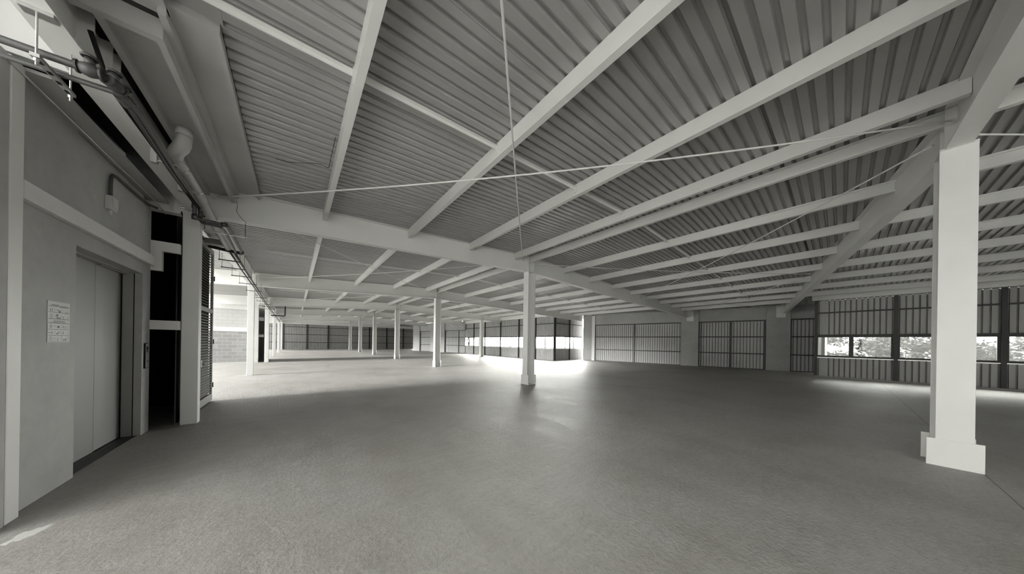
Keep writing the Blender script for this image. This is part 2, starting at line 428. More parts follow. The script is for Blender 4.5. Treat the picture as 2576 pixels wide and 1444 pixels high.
for k in range(-1, 7):
    for x, kind, nm in PX_:
        y0 = (YB if k == -1 else skewY(x) if k == 0 else KY(k)); y1 = (skewY(x) if k == -1 else KY(k+1) if k < 6 else YFAR)
        if k == -1 and x < 5: continue
        lim = 30 if k < 1 else (22.1 if k == 1 else 18.4 if k in (2, 3) else 16.5 if k == 4 else 14.5)
        if x > XF(max(y1, 0))-0.1 or x > lim: continue
        if k == -1 and x > 21.9: continue
        o = purlin_bm(x, y0+0.012, y1-0.012, kind).obj('roof_purlin', 'steel')
        tag(o, 'white ' + nm + ', ' + BAYN[k], 'purlin', 'roof purlins')
# cleats at the near bay are parts of the second frame's rafter
# ------------------------------------------------------------------ bridging bars with their brackets, one line per bay
ci = 0
for k, yb in ((0, 3.42), (1, 12.0), (2, 20.7), (3, 29.3)):
    xs = [p[0] for p in PX_ if p[0] < (21 if k == 0 else 18 if k > 1 else 20)]
    xs = [-0.85] + xs
    for i in range(len(xs)-1):
        a, b = xs[i]+0.085, xs[i+1]
        if b - a < 1.0: continue
        t = thing('bridging_bar', 'thin angle bar, %s from the left, %s' % (ORD[i], BAYN[k]), 'bridging bar', (a, yb, zt(a)), 'bridging bars of the roof')
        m = MB(); m.bar((a+0.0, yb, zt(a)-0.055), (b-0.004, yb, zt(b)-0.055), 0.05, 0.006); m.bar((a, yb+.022, zt(a)-0.075), (b-0.004, yb+.022, zt(b)-0.075), 0.005, 0.045)
        m.obj('angle', 'steel', t)
        m = MB(); m.box(b-0.012, b-0.001, yb-0.03, yb+0.03, zt(b)-0.17, zt(b)-0.03); m.obj('bracket', 'steel', t)

# ------------------------------------------------------------------ tie rods (slightly sagging)
def rod(label, a, b, sag=0.1, r=0.0125):
    a = Vector(a); b = Vector(b)
    t = thing('tie_rod', label, 'tie rod', a, 'bracing rods under the roof')
    pts = [a.lerp(b, i/24) - Vector((0, 0, sag*4*(i/24)*(1-i/24))) for i in range(25)]
    m = MB(); m.tube(pts, r, 10); m.obj('rod', 'steel', t, True)
    d = (b-a).normalized()
    for p, s in ((a, 1), (b, -1)):
        m = MB(); m.tube([p-d*s*0.02, p+d*s*0.07], 0.022, 8); m.obj('end_nut', 'steel', t)
    return t
XJ = -1.15
rod('white tie rod crossing from the left column to the nearest column, long diagonal', (-1.22, KY(1)-.12, 4.29), (XM0-.08, KY(0)+.02, 4.66), 0.16)
rod('white tie rod dropping from the top of the picture to the centre column', (XJ, KY(0)+.1, 4.3), (6.6, KY(1)-.12, 4.70), 0.10)
rod('tie rod behind the centre column, from the left eave to the third column', (-0.9, KY(1)+.12, 4.3), (6.6, KY(2)-.12, 4.72), 0.1, .011)
rod('tie rod from the third left column toward the centre column', (-1.15, KY(2)-.12, 4.3), (6.7, KY(1)+.12, 4.72), 0.1, .011)
rod('tie rod in the third bay, rising away from the left eave', (-0.9, KY(2)+.12, 4.3), (6.6, KY(3)-.12, 4.72), 0.08, .011)
rod('tie rod in the third bay, rising toward the camera', (-1.15, KY(3)-.12, 4.3), (6.7, KY(2)+.12, 4.72), 0.08, .011)
rod('tie rod in the fourth bay, rising away from the left eave', (-0.9, KY(3)+.12, 4.3), (6.6, KY(4)-.12, 4.72), 0.08, .011)
rod('tie rod in the fourth bay, rising toward the camera', (-1.15, KY(4)-.12, 4.3), (6.7, KY(3)+.12, 4.72), 0.08, .011)
rod('tie rod from the centre column to the big rafter at the right', (7.35, KY(1)-.15, 4.69), (15.4, 0.80, 4.43), 0.08)
rod('tie rod from the nearest column toward the right end of the second frame', (7.37, KY(0)+.15, 4.64), (16.0, KY(1)-.12, 4.45), 0.1)
rod('tie rod from the big rafter down to the middle concrete pillar', (15.8, 0.95, 4.40), (24.05, KY(1)-.3, 4.28), 0.06)
rod('tie rod near the right wall header, from second frame to end pillar', (16.0, KY(1)-.12, 4.42), (24.9, 2.55, 4.2), 0.05)
rod('tie rod at the right edge, behind the nearest column', (7.37, KY(0)-.15, 4.64), (16.0, YB+.3, 4.45), 0.1)
rod('tie rod of the third bay right of the ridge', (7.35, KY(1)+.15, 4.69), (15.4, KY(2)-.15, 4.5), 0.08, .011)
rod('tie rod of the third bay leading to the pillar left of the wide panel', (15.8, KY(1)+.15, 4.45), (22.1, KY(2)-.3, 4.2), 0.06, .011)
rod('tie rod of the fourth bay in front of the bright windows', (7.35, KY(2)+.15, 4.69), (15.7, KY(3)-.15, 4.3), 0.06, .011)

# ------------------------------------------------------------------ right facade
def SKP(y, dep, z):     # point on the skewed facade, dep metres outward
    return Vector((XF(y), y, z)) + NE*dep
def skbox(m, y0, y1, d0, d1, z0, z1, z1b=None):
    z1b = z1 if z1b is None else z1b
    m.hexa([SKP(y0, d1, z0), SKP(y1, d1, z0), SKP(y1, d0, z0), SKP(y0, d0, z0), SKP(y0, d1, z1), SKP(y1, d1, z1b), SKP(y1, d0, z1b), SKP(y0, d0, z1)])
    return m
def ribbed(P0, P1, nrm, z0, z1, mat, parent, name='cladding', pitch=0.178, dep=0.055, groove=0.05):
    P0 = Vector(P0); P1 = Vector(P1); L = (P1-P0).length; d = (P1-P0)/L; n = Vector(nrm).normalized(); m = MB(); prof = []
    k = 0
    while k*pitch < L:
        b = k*pitch
        for s, q in ((0, 0), (pitch-groove, 0), (pitch-groove+0.004, dep), (pitch-0.004, dep)):
            if b+s <= L: prof.append((b+s, q))
        k += 1
    prof.append((L, 0))
    for s, q in prof:
        p = P0+d*s+n*q; m.v.append((p.x, p.y, z0)); m.v.append((p.x, p.y, z1))
    for i in range(len(prof)-1):
        m.f.append((2*i, 2*i+2, 2*i+3, 2*i+1))
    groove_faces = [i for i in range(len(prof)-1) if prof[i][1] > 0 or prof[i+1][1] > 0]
    # backing skin keeps thickness
    o = MB(); a = P0+n*(dep+0.012); b = P1+n*(dep+0.012)
    m.poly([(a.x, a.y, z0), (b.x, b.y, z0), (b.x, b.y, z1), (a.x, a.y, z1)])
    ob = m.obj(name, mat, parent); ob.data.materials.append(MT['groove_shade'])
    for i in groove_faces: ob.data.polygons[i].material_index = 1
    return ob
def pillar(label, y0, y1, top=4.5, dep=0.55):
    m = MB(); skbox(m, y0, y1, 0, dep, 0, top)
    o = m.obj('concrete_pillar', 'conc'); tag(o, label, 'pillar', 'concrete pillars of the right wall'); bevel(o, 0.01, 2); return o
pillar('wide grey concrete pillar carrying the large near rafter', 2.10, 3.24)
pillar('wide grey concrete pillar between the two-leaf cladding panel and the wide panel', 6.96, 8.08)
pillar('grey concrete pillar at the right end of the bright window corner', 15.28, 16.12)
pillar('far dark concrete pillar at the end of the right wall', 43.81, 45.6)
pillar('concrete pillar between the two small far panels', 37.45, 40.9)
# bearing pads under the rafter ends
for nm, yy, zz in (('bearing pad under the end of the large near rafter', 2.55, 3.78), ('bearing pad under the right end of the second frame rafter', 7.5, 3.72)):
    m = MB(); skbox(m, yy-0.22, yy+0.22, -0.03, 0.0, zz-0.22, zz+0.72); o = m.obj('bearing_pad', 'plaster_light'); tag(o, nm, 'bearing pad')
# header walls and infill panels
def infill(label, y0, y1, posts, head=3.42, top=4.46, set_=0.14, girts=(1.08, 2.27), reveal=True):
    t = structE('wall_right', SKP((y0+y1)/2, set_, 0), label)
    m = MB(); skbox(m, y0, y1, set_-0.02, set_+0.2, head+0.03, top); m.obj('header', 'conc', t)
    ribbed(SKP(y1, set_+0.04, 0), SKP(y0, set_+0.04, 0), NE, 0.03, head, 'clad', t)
    m = MB(); skbox(m, y0, y1, set_-0.02, set_+0.06, head-0.05, head+0.03); skbox(m, y0, y1, set_-0.01, set_+0.05, 0, 0.04); m.obj('frame_rail', 'dark', t)
    for p, wd in posts:
        m = MB(); skbox(m, p-wd/2, p+wd/2, set_-0.03, set_+0.04, 0.03, head); m.obj('post', 'dark', t)
    for g in girts:
        m = MB(); skbox(m, y0, y1, set_-0.02, set_+0.035, g-0.038, g+0.038); m.obj('girt', 'dark', t)
    return t
infill('two-leaf cladding panel between the two wide concrete pillars', 3.24, 6.96, [(3.30, 0.10), (5.08, 0.13), (6.80, 0.05), (6.93, 0.06)])
infill('wide cladding panel of two fields left of the middle pillar', 8.08, 15.28, [(8.10, 0.03), (11.52, 0.12), (14.95, 0.05)])
m = MB(); skbox(m, 14.98, 15.28, 0.02, 0.14, 0, 4.3); struct(m.obj('trim_1', 'plaster_light'))
infill('narrow cladding panel beside the near window wall', 0.7, 2.10, [(2.06, 0.06)], head=3.44)
infill('small far cladding panel next to the far end of the windows', 33.2, 37.45, [(34.45, 0.10), (37.35, 0.12)], head=3.25)
infill('small cladding panel farthest along the right wall', 40.9, 43.81, [(40.98, 0.12), (43.7, 0.12)], head=3.25)

def clad_window_wall(name, label, P0, P1, n_in, posts, wins, win_fr, top=4.12, mat='clad', beam=(4.14, 4.64), curb=True, pw=0.115, sill=1.10, head=2.22):
    """P0->P1 plan ends on the inner face, n_in unit vector to the inside; posts / mullions as distances from P0"""
    P0 = Vector((P0[0], P0[1], 0)); P1 = Vector((P1[0], P1[1], 0)); L = (P1-P0).length; d = (P1-P0)/L; n = Vector((n_in[0], n_in[1], 0))
    t = structE(name, (P0+P1)/2, label)
    def bx(m, s0, s1, q0, q1, z0, z1):
        a, b = P0+d*s0, P0+d*s1
        pts = [a+n*q0, b+n*q0, b+n*q1, a+n*q1]
        m.hexa([p+Vector((0, 0, z0)) for p in pts]+[p+Vector((0, 0, z1)) for p in pts])
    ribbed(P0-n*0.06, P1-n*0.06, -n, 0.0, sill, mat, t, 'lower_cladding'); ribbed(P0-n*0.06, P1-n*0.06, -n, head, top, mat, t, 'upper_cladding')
    if curb:
        m = MB(); bx(m, 0, L, 0.0, 0.12, 0, 0.07); m.obj('curb', 'conc', t)
    for s in posts:
        m = MB(); bx(m, s-pw/2, s+pw/2, -0.05, 0.06, 0.0 if not curb else 0.07, top); m.obj('post', 'dark', t)
    for z, h in ((3.46, 0.07), (head+0.03, 0.085)):
        m = MB(); bx(m, 0, L, -0.05, 0.0, z-h/2, z+h/2); m.obj('girt', 'dark', t)
    m = MB(); bx(m, 0, L, -0.05, 0.03, sill-0.05, sill-0.015); m.obj('sill', 'galv', t)
    if beam:
        m = MB(); bx(m, -0.1, L+0.1, -0.03, 0.15, beam[0], beam[1]); m.obj('eave_beam', 'steel', t)
    # closing sheet above the beam up to the roof
    m = MB(); bx(m, 0, L, -0.10, -0.06, top, 4.66); m.obj('closing_sheet', 'dark', t)
    for i, (s0, s1) in enumerate(wins):
        w_ = structE('window_%d' % (len([o for o in bpy.data.objects if o.name.startswith('window_') and o.parent is None])+1), P0+d*(s0+s1)/2)
        m = MB(); f = win_fr
        for (a, b, z0, z1) in ((s0, s1, sill-0.015, sill+f), (s0, s1, head-f, head), (s0, s0+f, sill+f, head-f), (s1-f, s1, sill+f, head-f)):
            bx(m, a, b, -0.06, -0.01, z0, z1)
        m.obj('window_frame', 'dark', w_)
        m = MB(); bx(m, s0+f, s1-f, -0.04, -0.034, sill+f, head-f); m.obj('pane', 'glass', w_)
    return t
# near right wall: runs toward the camera side, X = 22.1, from y = 0.92 down to the back
def rel(ys, y0): return [y0-y for y in ys]
clad_window_wall('wall_right', 'grey clad wall with dark framed windows at the right edge', (22.1, 0.92), (22.1, YB), (-1, 0),
                 rel([0.865, -1.64, -4.125, -6.6, -9.1], 0.92), [(0.055, 1.25), (1.25, 2.50), (2.6, 4.99), (5.08, 7.48), (7.56, 9.96)], 0.075)
# return of the near window wall back to the skewed facade
t = structE('wall_right', (23.8, 0.8, 0), 'short return wall behind the narrow panel')
m = MB(); m.box(22.12, 26.3, 0.55, 0.66, 0, 4.6); m.obj('panel', 'clad', t)
# window corner: one leg along y = 16.72, the other along x = 18.65
clad_window_wall('wall_right', 'bright clad wall with overexposed windows facing the camera, short leg', (18.70, 16.72), (22.9, 16.72), (0, -1),
                 [0.05, 2.15], [(0.06, 1.48), (1.5, 2.76), (2.8, 4.1)], 0.025, curb=False, pw=0.09)
clad_window_wall('wall_right', 'bright clad wall with the long overexposed window strip, long leg', (18.65, 33.75), (18.65, 16.72), (-1, 0),
                 rel([33.7, 31.1, 28.4, 25.1, 21.8, 19.25, 16.75], 33.75), [(33.75-b, 33.75-a) for a, b in ((16.8, 17.92), (17.95, 19.2), (19.3, 20.5), (20.53, 21.76), (21.85, 23.2), (23.24, 24.5), (24.53, 25.8), (25.83, 27.1), (27.13, 28.38), (28.45, 29.8), (29.83, 31.08), (31.14, 32.4), (32.43, 33.66))], 0.025, curb=False)

# ------------------------------------------------------------------ far end wall
t = structE('wall_back', (7, YFAR, 0), 'dull ribbed cladding wall across the far end')
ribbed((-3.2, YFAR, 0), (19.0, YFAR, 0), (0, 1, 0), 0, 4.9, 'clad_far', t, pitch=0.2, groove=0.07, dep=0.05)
for z in (1.14, 2.42, 3.62):
    m = MB(); m.box(-3.2, 19, YFAR-0.07, YFAR-0.01, z-0.035, z+0.035); m.obj('girt', 'dark', t)
for x in (-1.45, 1.55, 4.48, 7.6, 10.87, 13.9, 17.0):
    m = MB(); m.box(x-0.09, x+0.09, YFAR-0.14, YFAR, 0, 4.5); m.obj('post', 'dark', t)
m = MB(); m.box(-3.2, 19, YFAR-0.25, YFAR-0.1, 4.1, 4.55); m.obj('eave_beam', 'steel', t)
m = MB(); m.box(XF(45.6), 19.2, 45.6, 45.75, 0, 4.6); m.box(19.1, 19.2, 45.75, YFAR, 0, 4.6); struct(m.obj('wall_right', 'conc'))
m = MB(); m.box(-9.6, -9.5, 50, YFAR, 0, 4.7); struct(m.obj('wall_left', 'plaster_light'))
m = MB(); m.box(-12.2, -12.0, -16, 9.0, -0.45, 12.0); o = m.obj('sun_blocker_wall', 'yard'); tag(o, 'added unseen wall keeping the sun off the near left opening', 'wall')  # unseen wall, added to block the low sun here

# wall behind the camera
m = MB(); m.box(-1.4, 3.0, YB-0.15, YB, 0, 5.0); m.box(7.0, 22.2, YB-0.15, YB, 0, 5.0); m.box(3.0, 7.0, YB-0.15, YB, 2.6, 5.0); struct(m.obj('wall_front', 'plaster'))
m = MB(); m.box(-2.2, -1.868, 4.20, 4.386, 0, 3.93); struct(m.obj('wall_left', 'plaster'))
m = MB(); m.box(-2.2, -1.88, 4.386, 4.395, 0, 3.93); struct(m.obj('post_gap_shade', 'black'))  # black strip painting the shade in the gap beside the post
m = MB(); m.box(-2.3, -1.60, 4.40, 4.50, 3.965, 4.95); m.box(-2.02, -1.97, 4.37, 4.40, 3.965, 4.95); struct(m.obj('wall_left', 'soffit'))

# ------------------------------------------------------------------ elevator core
XW = -1.93
t = structE('wall_left', (XW, 6.0, 0), 'grey plastered elevator wall')
m = MB()
m.box(-2.35, XW, 4.55, 5.462, 0, 3.93); m.box(-2.35, XW, 7.165, 7.46, 0, 3.85); m.box(-2.35, XW, 5.462, 7.165, 2.625, 3.9)
m.obj('plaster_face', 'plaster', t)
m = MB(); m.box(-2.35, -1.745, 4.55, 7.46, 3.93, 3.96); m.obj('top_ledge', 'soffit', t)
m = MB(); m.box(-2.35, -1.60, 4.51, 7.46, 4.62, 4.7); m.box(-2.35, -2.2, 4.51, 7.46, 4.02, 4.62); m.obj('cavity_shade', 'black', t)  # cavity faces coloured black for the shade inside
# shaft block (closed, its darkness also put in the black colour, behind the gap beside the column)
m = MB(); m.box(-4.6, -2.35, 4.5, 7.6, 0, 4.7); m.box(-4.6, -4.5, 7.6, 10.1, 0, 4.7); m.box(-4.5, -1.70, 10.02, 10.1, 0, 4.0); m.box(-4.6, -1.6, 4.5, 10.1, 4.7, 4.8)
m.obj('shaft_shade', 'black', t)
m = MB(); m.box(-4.5, -1.7, 7.6, 10.02, 3.95, 4.0); m.obj('shaft_shade', 'black', t)
# projecting band along the wall, with its end bracket
t2 = structE('trim_2', (XW+.03, 6, 2.9))
m = MB(); m.box(XW, -1.868, 4.56, 7.40, 2.812, 2.978); bevel(m.obj('band', 'steel_col', t2), 0.006)
m = MB(); m.box(XW-0.03, -1.61, 7.44, 7.52, 3.095, 3.262); m.box(XW-0.03, -1.806, 7.44, 7.52, 2.752, 3.095); m.obj('end_bracket', 'steel_col', t2)
m = MB(); m.box(XW-0.02, -1.612, 7.44, 7.56, 1.735, 1.893); struct(m.obj('trim_3', 'steel_col'))
# black sheet, shade of the gap painted at its back
m = MB(); m.box(-2.35, -2.30, 7.46, 7.6, 0, 3.9); struct(m.obj('gap_back_shade', 'black'))

# elevator door
d = structE('door_1', (-2.1, 6.3, 0), 'plain grey two-panel elevator door')
m = MB(); m.box(-2.19, -2.136, 5.3, 6.463, 0.012, 2.64); m.obj('door_panel', 'door', d)
m = MB(); m.box(-2.18, -2.134, 6.461, 7.135, 0.02, 2.64); m.obj('door_panel', 'door', d)
m = MB(); m.box(-2.2, -2.015, 7.152, 7.165, 0, 2.62); m.obj('door_jamb', 'door', d)
m = MB(); m.box(-2.2, -2.06, 5.462, 7.15, 2.60, 2.625); m.box(-2.15, -2.09, 6.46, 7.15, 2.585, 2.60); m.obj('door_head', 'door', d)
m = MB(); m.box(-2.13, -2.12, 7.136, 7.152, 0, 2.6); m.box(-2.016, -2.008, 7.158, 7.165, 0, 2.62); m.obj('jamb_gap_shade', 'black', d)  # black strips painting the shade of the jamb gaps
m = MB(); m.box(-2.2, -1.96, 5.462, 7.15, 0.0, 0.010); m.box(-2.10, -2.09, 5.462, 7.15, 0.01, 0.012); m.obj('sill', 'dark', d)
m = MB(); m.box(-2.34, -2.30, 5.3, 7.3, 0, 2.7); m.obj('backing', 'black', d)

# call panel
t = thing('elevator_call_panel', 'slim black and steel call panel beside the elevator door', 'call panel', (-1.93, 7.28, 1.08))
m = MB(); m.box(-1.93, -1.912, 7.235, 7.345, 1.08, 1.50); bevel(m.obj('housing', 'black', t), 0.003)
m = MB(); m.box(-1.912, -1.908, 7.245, 7.34, 1.09, 1.49); m.obj('faceplate', 'galv', t)
m = MB(); m.box(-1.908, -1.905, 7.265, 7.32, 1.345, 1.44); m.obj('display', 'black', t)
for z in (1.36, 1.385):
    m = MB(); m.tube([(-1.905, 7.292, z), (-1.901, 7.292, z)], 0.009, 12); m.obj('button', 'sign', t)
m = MB(); m.tube([(-1.908, 7.292, 1.20), (-1.904, 7.292, 1.20)], 0.012, 12); m.obj('key_switch', 'dark', t)

# safety sign
t = thing('safety_sign', 'white safety notice SISMOS and INCENDIOS on the grey wall by the elevator', 'sign', (-1.928, 5.183, 1.53))
m = MB(); m.box(-1.93, -1.925, 5.015, 5.352, 1.529, 1.957); m.obj('board', 'sign', t)
XS = -1.9245
def mark(m, y0, y1, z0, z1): m.box(-1.925, XS, y0, y1, z0, z1)
def sy(a): return 5.015 + (a-170)/540*0.337           # from the close-up
def sz(b): return 1.957 - (b-235)/1035*0.428
m = MB()
for zz, h in ((245, 3), (365, 7), (515, 5), (680, 7), (785, 7), (940, 5), (1090, 5), (1250, 4)):
    mark(m, sy(188), sy(690), sz(zz+h), sz(zz-h))
m.obj('rule', 'ink', t)
def pic_person(m, cy, cz, s):
    m.box(-1.925, XS, cy-0.10*s, cy+0.10*s, cz-0.1*s, cz+0.25*s); m.box(-1.925, XS, cy-0.09*s, cy-0.02*s, cz-0.5*s, cz-0.1*s); m.box(-1.925, XS, cy+0.02*s, cy+0.09*s, cz-0.5*s, cz-0.1*s)
    m.tube([(-1.925, cy, cz+0.38*s), (XS, cy, cz+0.38*s)], 0.09*s, 10)
def textlines(m, a0, a1, b0, n, step=22):
    for i in range(n): mark(m, sy(a0), sy(a1-(8 if i % 2 else 0)), sz(b0+i*step+5), sz(b0+i*step))
m = MB()
for (a, b) in ((232, 455), (268, 455), (610, 500), (228, 865), (262, 865), (550, 865), (600, 880), (550, 1020), (410, 1185), (270, 1020), (550, 640)):
    pic_person(m, sy(a), sz(b), 0.034)
for (a, b) in ((250, 605), (243, 1170)):
    for k in range(20):
        t0, t1 = 2*math.pi*k/20, 2*math.pi*(k+1)/20; ro, ri = 0.0225, 0.0195
        m.hexa([(-1.925, sy(a)+r_*math.cos(q), sz(b)+r_*math.sin(q)) for r_, q in ((ri, t0), (ro, t0), (ro, t1), (ri, t1))]+[(XS, sy(a)+r_*math.cos(q), sz(b)+r_*math.sin(q)) for r_, q in ((ri, t0), (ro, t0), (ro, t1), (ri, t1))])
    pic_person(m, sy(a), sz(b), 0.024)
for (a0, a1, b0, b1) in ((390, 430, 450, 470), (430, 470, 470, 520), (370, 480, 640, 665), (370, 410, 560, 620), (395, 450, 850, 900), (190, 240, 1020, 1035), (380, 420, 1030, 1060), (420, 460, 1000, 1020), (530, 600, 1195, 1215), (600, 620, 1170, 1215)):
    mark(m, sy(a0), sy(a1), sz(b1), sz(b0))
m.obj('pictogram', 'ink', t)
for (a0, a1, b0, n) in ((315, 360, 430, 2), (490, 530, 450, 3), (650, 685, 480, 3), (325, 360, 580, 3), (480, 530, 590, 3), (640, 685, 605, 4), (315, 360, 840, 3), (480, 530, 835, 4), (645, 685, 860, 3), (325, 360, 990, 3), (480, 530, 990, 4), (640, 670, 990, 4), (310, 360, 1150, 3), (475, 525, 1125, 4), (635, 685, 1130, 4)):
    m = MB(); textlines(m, a0, a1, b0, n); m.obj('small_print', 'ink', t)
m = MB(); mark(m, sy(250), sy(430), sz(345), sz(325))
m.obj('small_print', 'ink', t)
def word(txt, a0, a1, b0, b1, parent):
    cu = bpy.data.curves.new('lettering', 'FONT'); cu.body = txt; cu.size = 1.0; cu.extrude = 0.0
    o = bpy.data.objects.new('lettering_tmp', cu); C.objects.link(o)
    bpy.context.view_layer.update()
    me = bpy.data.meshes.new_from_object(o.evaluated_get(bpy.context.evaluated_depsgraph_get()))
    bpy.data.objects.remove(o)
    xs = [v.co.x for v in me.vertices]; ys = [v.co.y for v in me.vertices]; x0, x1, y0_, y1_ = min(xs), max(xs), min(ys), max(ys)
    for v in me.vertices:
        u = (v.co.x-x0)/(x1-x0); q = (v.co.y-y0_)/(y1_-y0_)
        v.co = (XS+0.0004, sy(a0)+(sy(a1)-sy(a0))*u, sz(b1)+(sz(b0)-sz(b1))*q)
    o = bpy.data.objects.new('lettering', me); C.objects.link(o); me.materials.clear(); me.materials.append(MT['ink']); o.parent = parent
    o.matrix_parent_inverse = Matrix.Translation(-parent.location)
word('SISMOS', 450, 645, 335, 392, t)
word('INCENDIOS', 305, 585, 712, 772, t)

# junction box with conduit
t = thing('junction_box', 'small grey electrical box with conduit on the upper elevator wall', 'junction box', (-1.93, 6.0, 3.3))
m = MB(); m.box(-1.93, -1.875, 6.02, 6.17, 3.26, 3.44); bevel(m.obj('box', 'pvc', t), 0.004)
m = MB(); m.box(-1.875, -1.868, 6.03, 6.16, 3.30, 3.43); m.obj('cover', 'sign', t)
m = MB(); m.tube([(-1.905, 6.08, 3.44), (-1.905, 6.08, 3.62), (-1.905, 6.09, 3.70), (-1.905, 6.14, 3.75), (-1.905, 6.25, 3.77), (-1.90, 7.2, 3.78), (-1.86, 7.44, 3.82)], 0.018, 10); m.obj('conduit', 'pipe', t, True)
m = MB(); m.tube([(-1.905, 6.08, 3.26), (-1.905, 6.08, 3.20)], 0.016, 8); m.obj('gland', 'pvc', t)

# louvred door beside the first left column
d = structE('door_2', (-1.64, 9.5, 0), 'dark louvred service door')
m = MB()
for (a, b, z0, z1) in ((7.80, 8.0, 0.0, 3.85), (10.0, 10.09, 0.03, 3.80), (8.0, 10.0, 0.03, 0.20), (8.0, 10.0, 3.70, 3.80), (8.0, 10.0, 2.22, 2.32)):
    m.box(-1.66, -1.62, a, b, z0, z1)
m.obj('door_frame', 'louvre', d)
for k in range(56):
    z = 0.24+k*0.063
    if 2.17 < z < 2.34 or z > 3.66: continue
    m = MB(); m.hexa([(-1.625, 8.0, z), (-1.625, 10.0, z), (-1.67, 10.0, z+0.03), (-1.67, 8.0, z+0.03), (-1.625, 8.0, z+0.006), (-1.625, 10.0, z+0.006), (-1.67, 10.0, z+0.036), (-1.67, 8.0, z+0.036)])
    m.obj('slat', 'louvre', d)
m = MB(); m.box(-1.705, -1.70, 7.7, 10.05, 0, 3.9); m.obj('backing', 'black', d)  # black panel added to stop light leaking through the slats
m = MB(); m.tube([(-1.62, 9.0, 1.02), (-1.56, 9.0, 1.02), (-1.56, 9.1, 1.02)], 0.01, 8); m.box(-1.62, -1.61, 8.96, 9.04, 0.95, 1.1); m.obj('handle', 'galv', d)
for z in (0.35, 1.45, 3.05):
    m = MB(); m.tube([(-1.615, 10.1, z), (-1.615, 10.1, z+0.12)], 0.014, 8); m.obj('hinge', 'dark', d)

# ------------------------------------------------------------------ left eave: edge beam, gutter, ring frame, soffit
for k in range(-1, 6):
    y0 = YB if k == -1 else KY(k)+0.1; y1 = KY(k+1)-0.1 if k >= 0 else KY(0)+0.1
    if k == 6: y1 = YFAR
    t = thing('edge_beam', 'white edge beam over the left columns, %s' % ['over the near opening', 'above the elevator wall', 'over the bright opening', 'in the third bay', 'in the fourth bay', 'in the fifth bay', 'in the sixth bay'][k+1], 'roof beam', (-1.49, y0, 3.95), 'edge beams over the left row')
    m = MB(); m.box(-1.585, -1.39, y0, y1, 3.95, 3.968); m.obj('bottom_flange', 'steel', t)
    m = MB(); m.box(-1.494, -1.482, y0, y1, 3.968, 4.44); m.obj('web', 'steel', t)
    m = MB(); m.box(-1.585, -1.39, y0, y1, 4.44, 4.458); m.obj('top_flange', 'steel', t)
for yy in (4.15, 4.45, 4.60):
    m = MB(); m.box(-1.482, -1.395, yy, yy+0.012, 3.968, 4.44); struct(m.obj('trim_8', 'steel'))
m = MB(); m.box(-2.05, -1.62, 7.50, 7.52, 3.82, 4.45); m.box(-2.05, -1.62, 7.42, 7.60, 3.80, 3.82); struct(m.obj('trim_5', 'steel'))
m = MB(); m.box(-1.70, -1.695, 7.42, 7.52, 3.82, 4.2); struct(m.obj('trim_6', 'steel'))
# gutter tray along the sheet edge
m = MB()
for (y0, y1) in ((3.72, KY(1)-.1),):
    m.hexa([(-0.93, y0, 4.50), (-0.585, y0, 4.50), (-0.585, y1, 4.50), (-0.93, y1, 4.50), (-0.93, y0, 4.56), (-0.585, y0, 4.56), (-0.585, y1, 4.56), (-0.93, y1, 4.56)])
    m.box(-0.95, -0.90, y0, y1, 4.38, 4.50); m.box(-0.62, -0.585, y0, y1, 4.46, 4.5)
tag(m.obj('gutter_tray', 'soffit'), 'long grey gutter tray along the left edge of the roof sheets', 'gutter')
t = thing('ceiling_frame', 'grey channel frame around the dark soffit panel above the pipes', 'frame', (-1.0, 3.85, 4.3))
m = MB(); m.box(-1.0, -0.95, 3.93, KY(1)-.1, 4.27, 4.44); m.obj('side_channel', 'soffit', t)
m = MB(); m.box(-1.44, -0.95, 3.86, 3.93, 4.27, 4.44); m.obj('end_channel', 'soffit', t)
m = MB(); m.box(-1.345, -1.29, 3.93, KY(1)-.1, 4.30, 4.38); m.obj('inner_channel', 'soffit', t)
m = MB(); m.box(-1.345, -1.0, 3.93, KY(1)-.1, 4.38, 4.40); m.box(-1.47, -0.9, YB, 3.80, 4.44, 4.47); struct(m.obj('ceiling', 'soffit'))
m = MB(); m.box(-1.47, -1.345, 3.93, KY(1)-.1, 4.425, 4.435); struct(m.obj('ceiling', 'black'))  # black strip painting the shade of the open slot
m = MB(); m.box(-0.95, -0.56, YB, 3.72, 4.56, 4.60); struct(m.obj('ceiling', 'sheet'))
m = MB(); m.box(-3.3, -1.63, YB, 4.3, 4.72, 4.80); m.box(-3.3, -1.5, YB-0.1, 4.3, 4.80, 4.86); struct(m.obj('ceiling', 'soffit'))  # unseen overhang added to cut sky light at the near opening
# fascia outside closing the edge above the beam
m = MB(); m.box(-1.62, -1.58, YB, 4.4, 4.1, 4.8); m.box(-1.6, -0.56, YB, KY(1)+.5, 4.62, 4.66); struct(m.obj('trim_7', 'steel'))

# ------------------------------------------------------------------ second service core and the bright block wall
t = structE('wall_left', (-3.4, 26, 0), 'bright concrete block wall with pale band')
m = MB(); m.box(-9.0, -2.3, 26.0, 26.2, 0, 2.08); m.obj('lower_blocks', 'block_low', t)
m = MB(); m.box(-9.0, -2.3, 26.0, 26.2, 2.36, 3.6); m.obj('upper_blocks', 'block_up', t)
m = MB(); m.box(-9.0, -2.3, 25.98, 26.2, 2.08, 2.36); m.box(-9.0, -2.3, 25.98, 26.2, 3.6, 3.96); m.obj('plaster_band', 'plaster_light', t)
m = MB(); m.box(-9.0, -1.6, 25.9, 26.2, 3.96, 4.62); m.box(-3.45, -3.25, 25.85, 25.9, 3.96, 4.62); m.obj('top_beam', 'steel', t)
t = structE('wall_left', (-2.1, 25, 0), 'second service core beyond the block wall')
m = MB(); m.box(-2.35, -1.93, 24.9, 25.2, 0, 3.95); m.obj('pier', 'plaster_light', t)
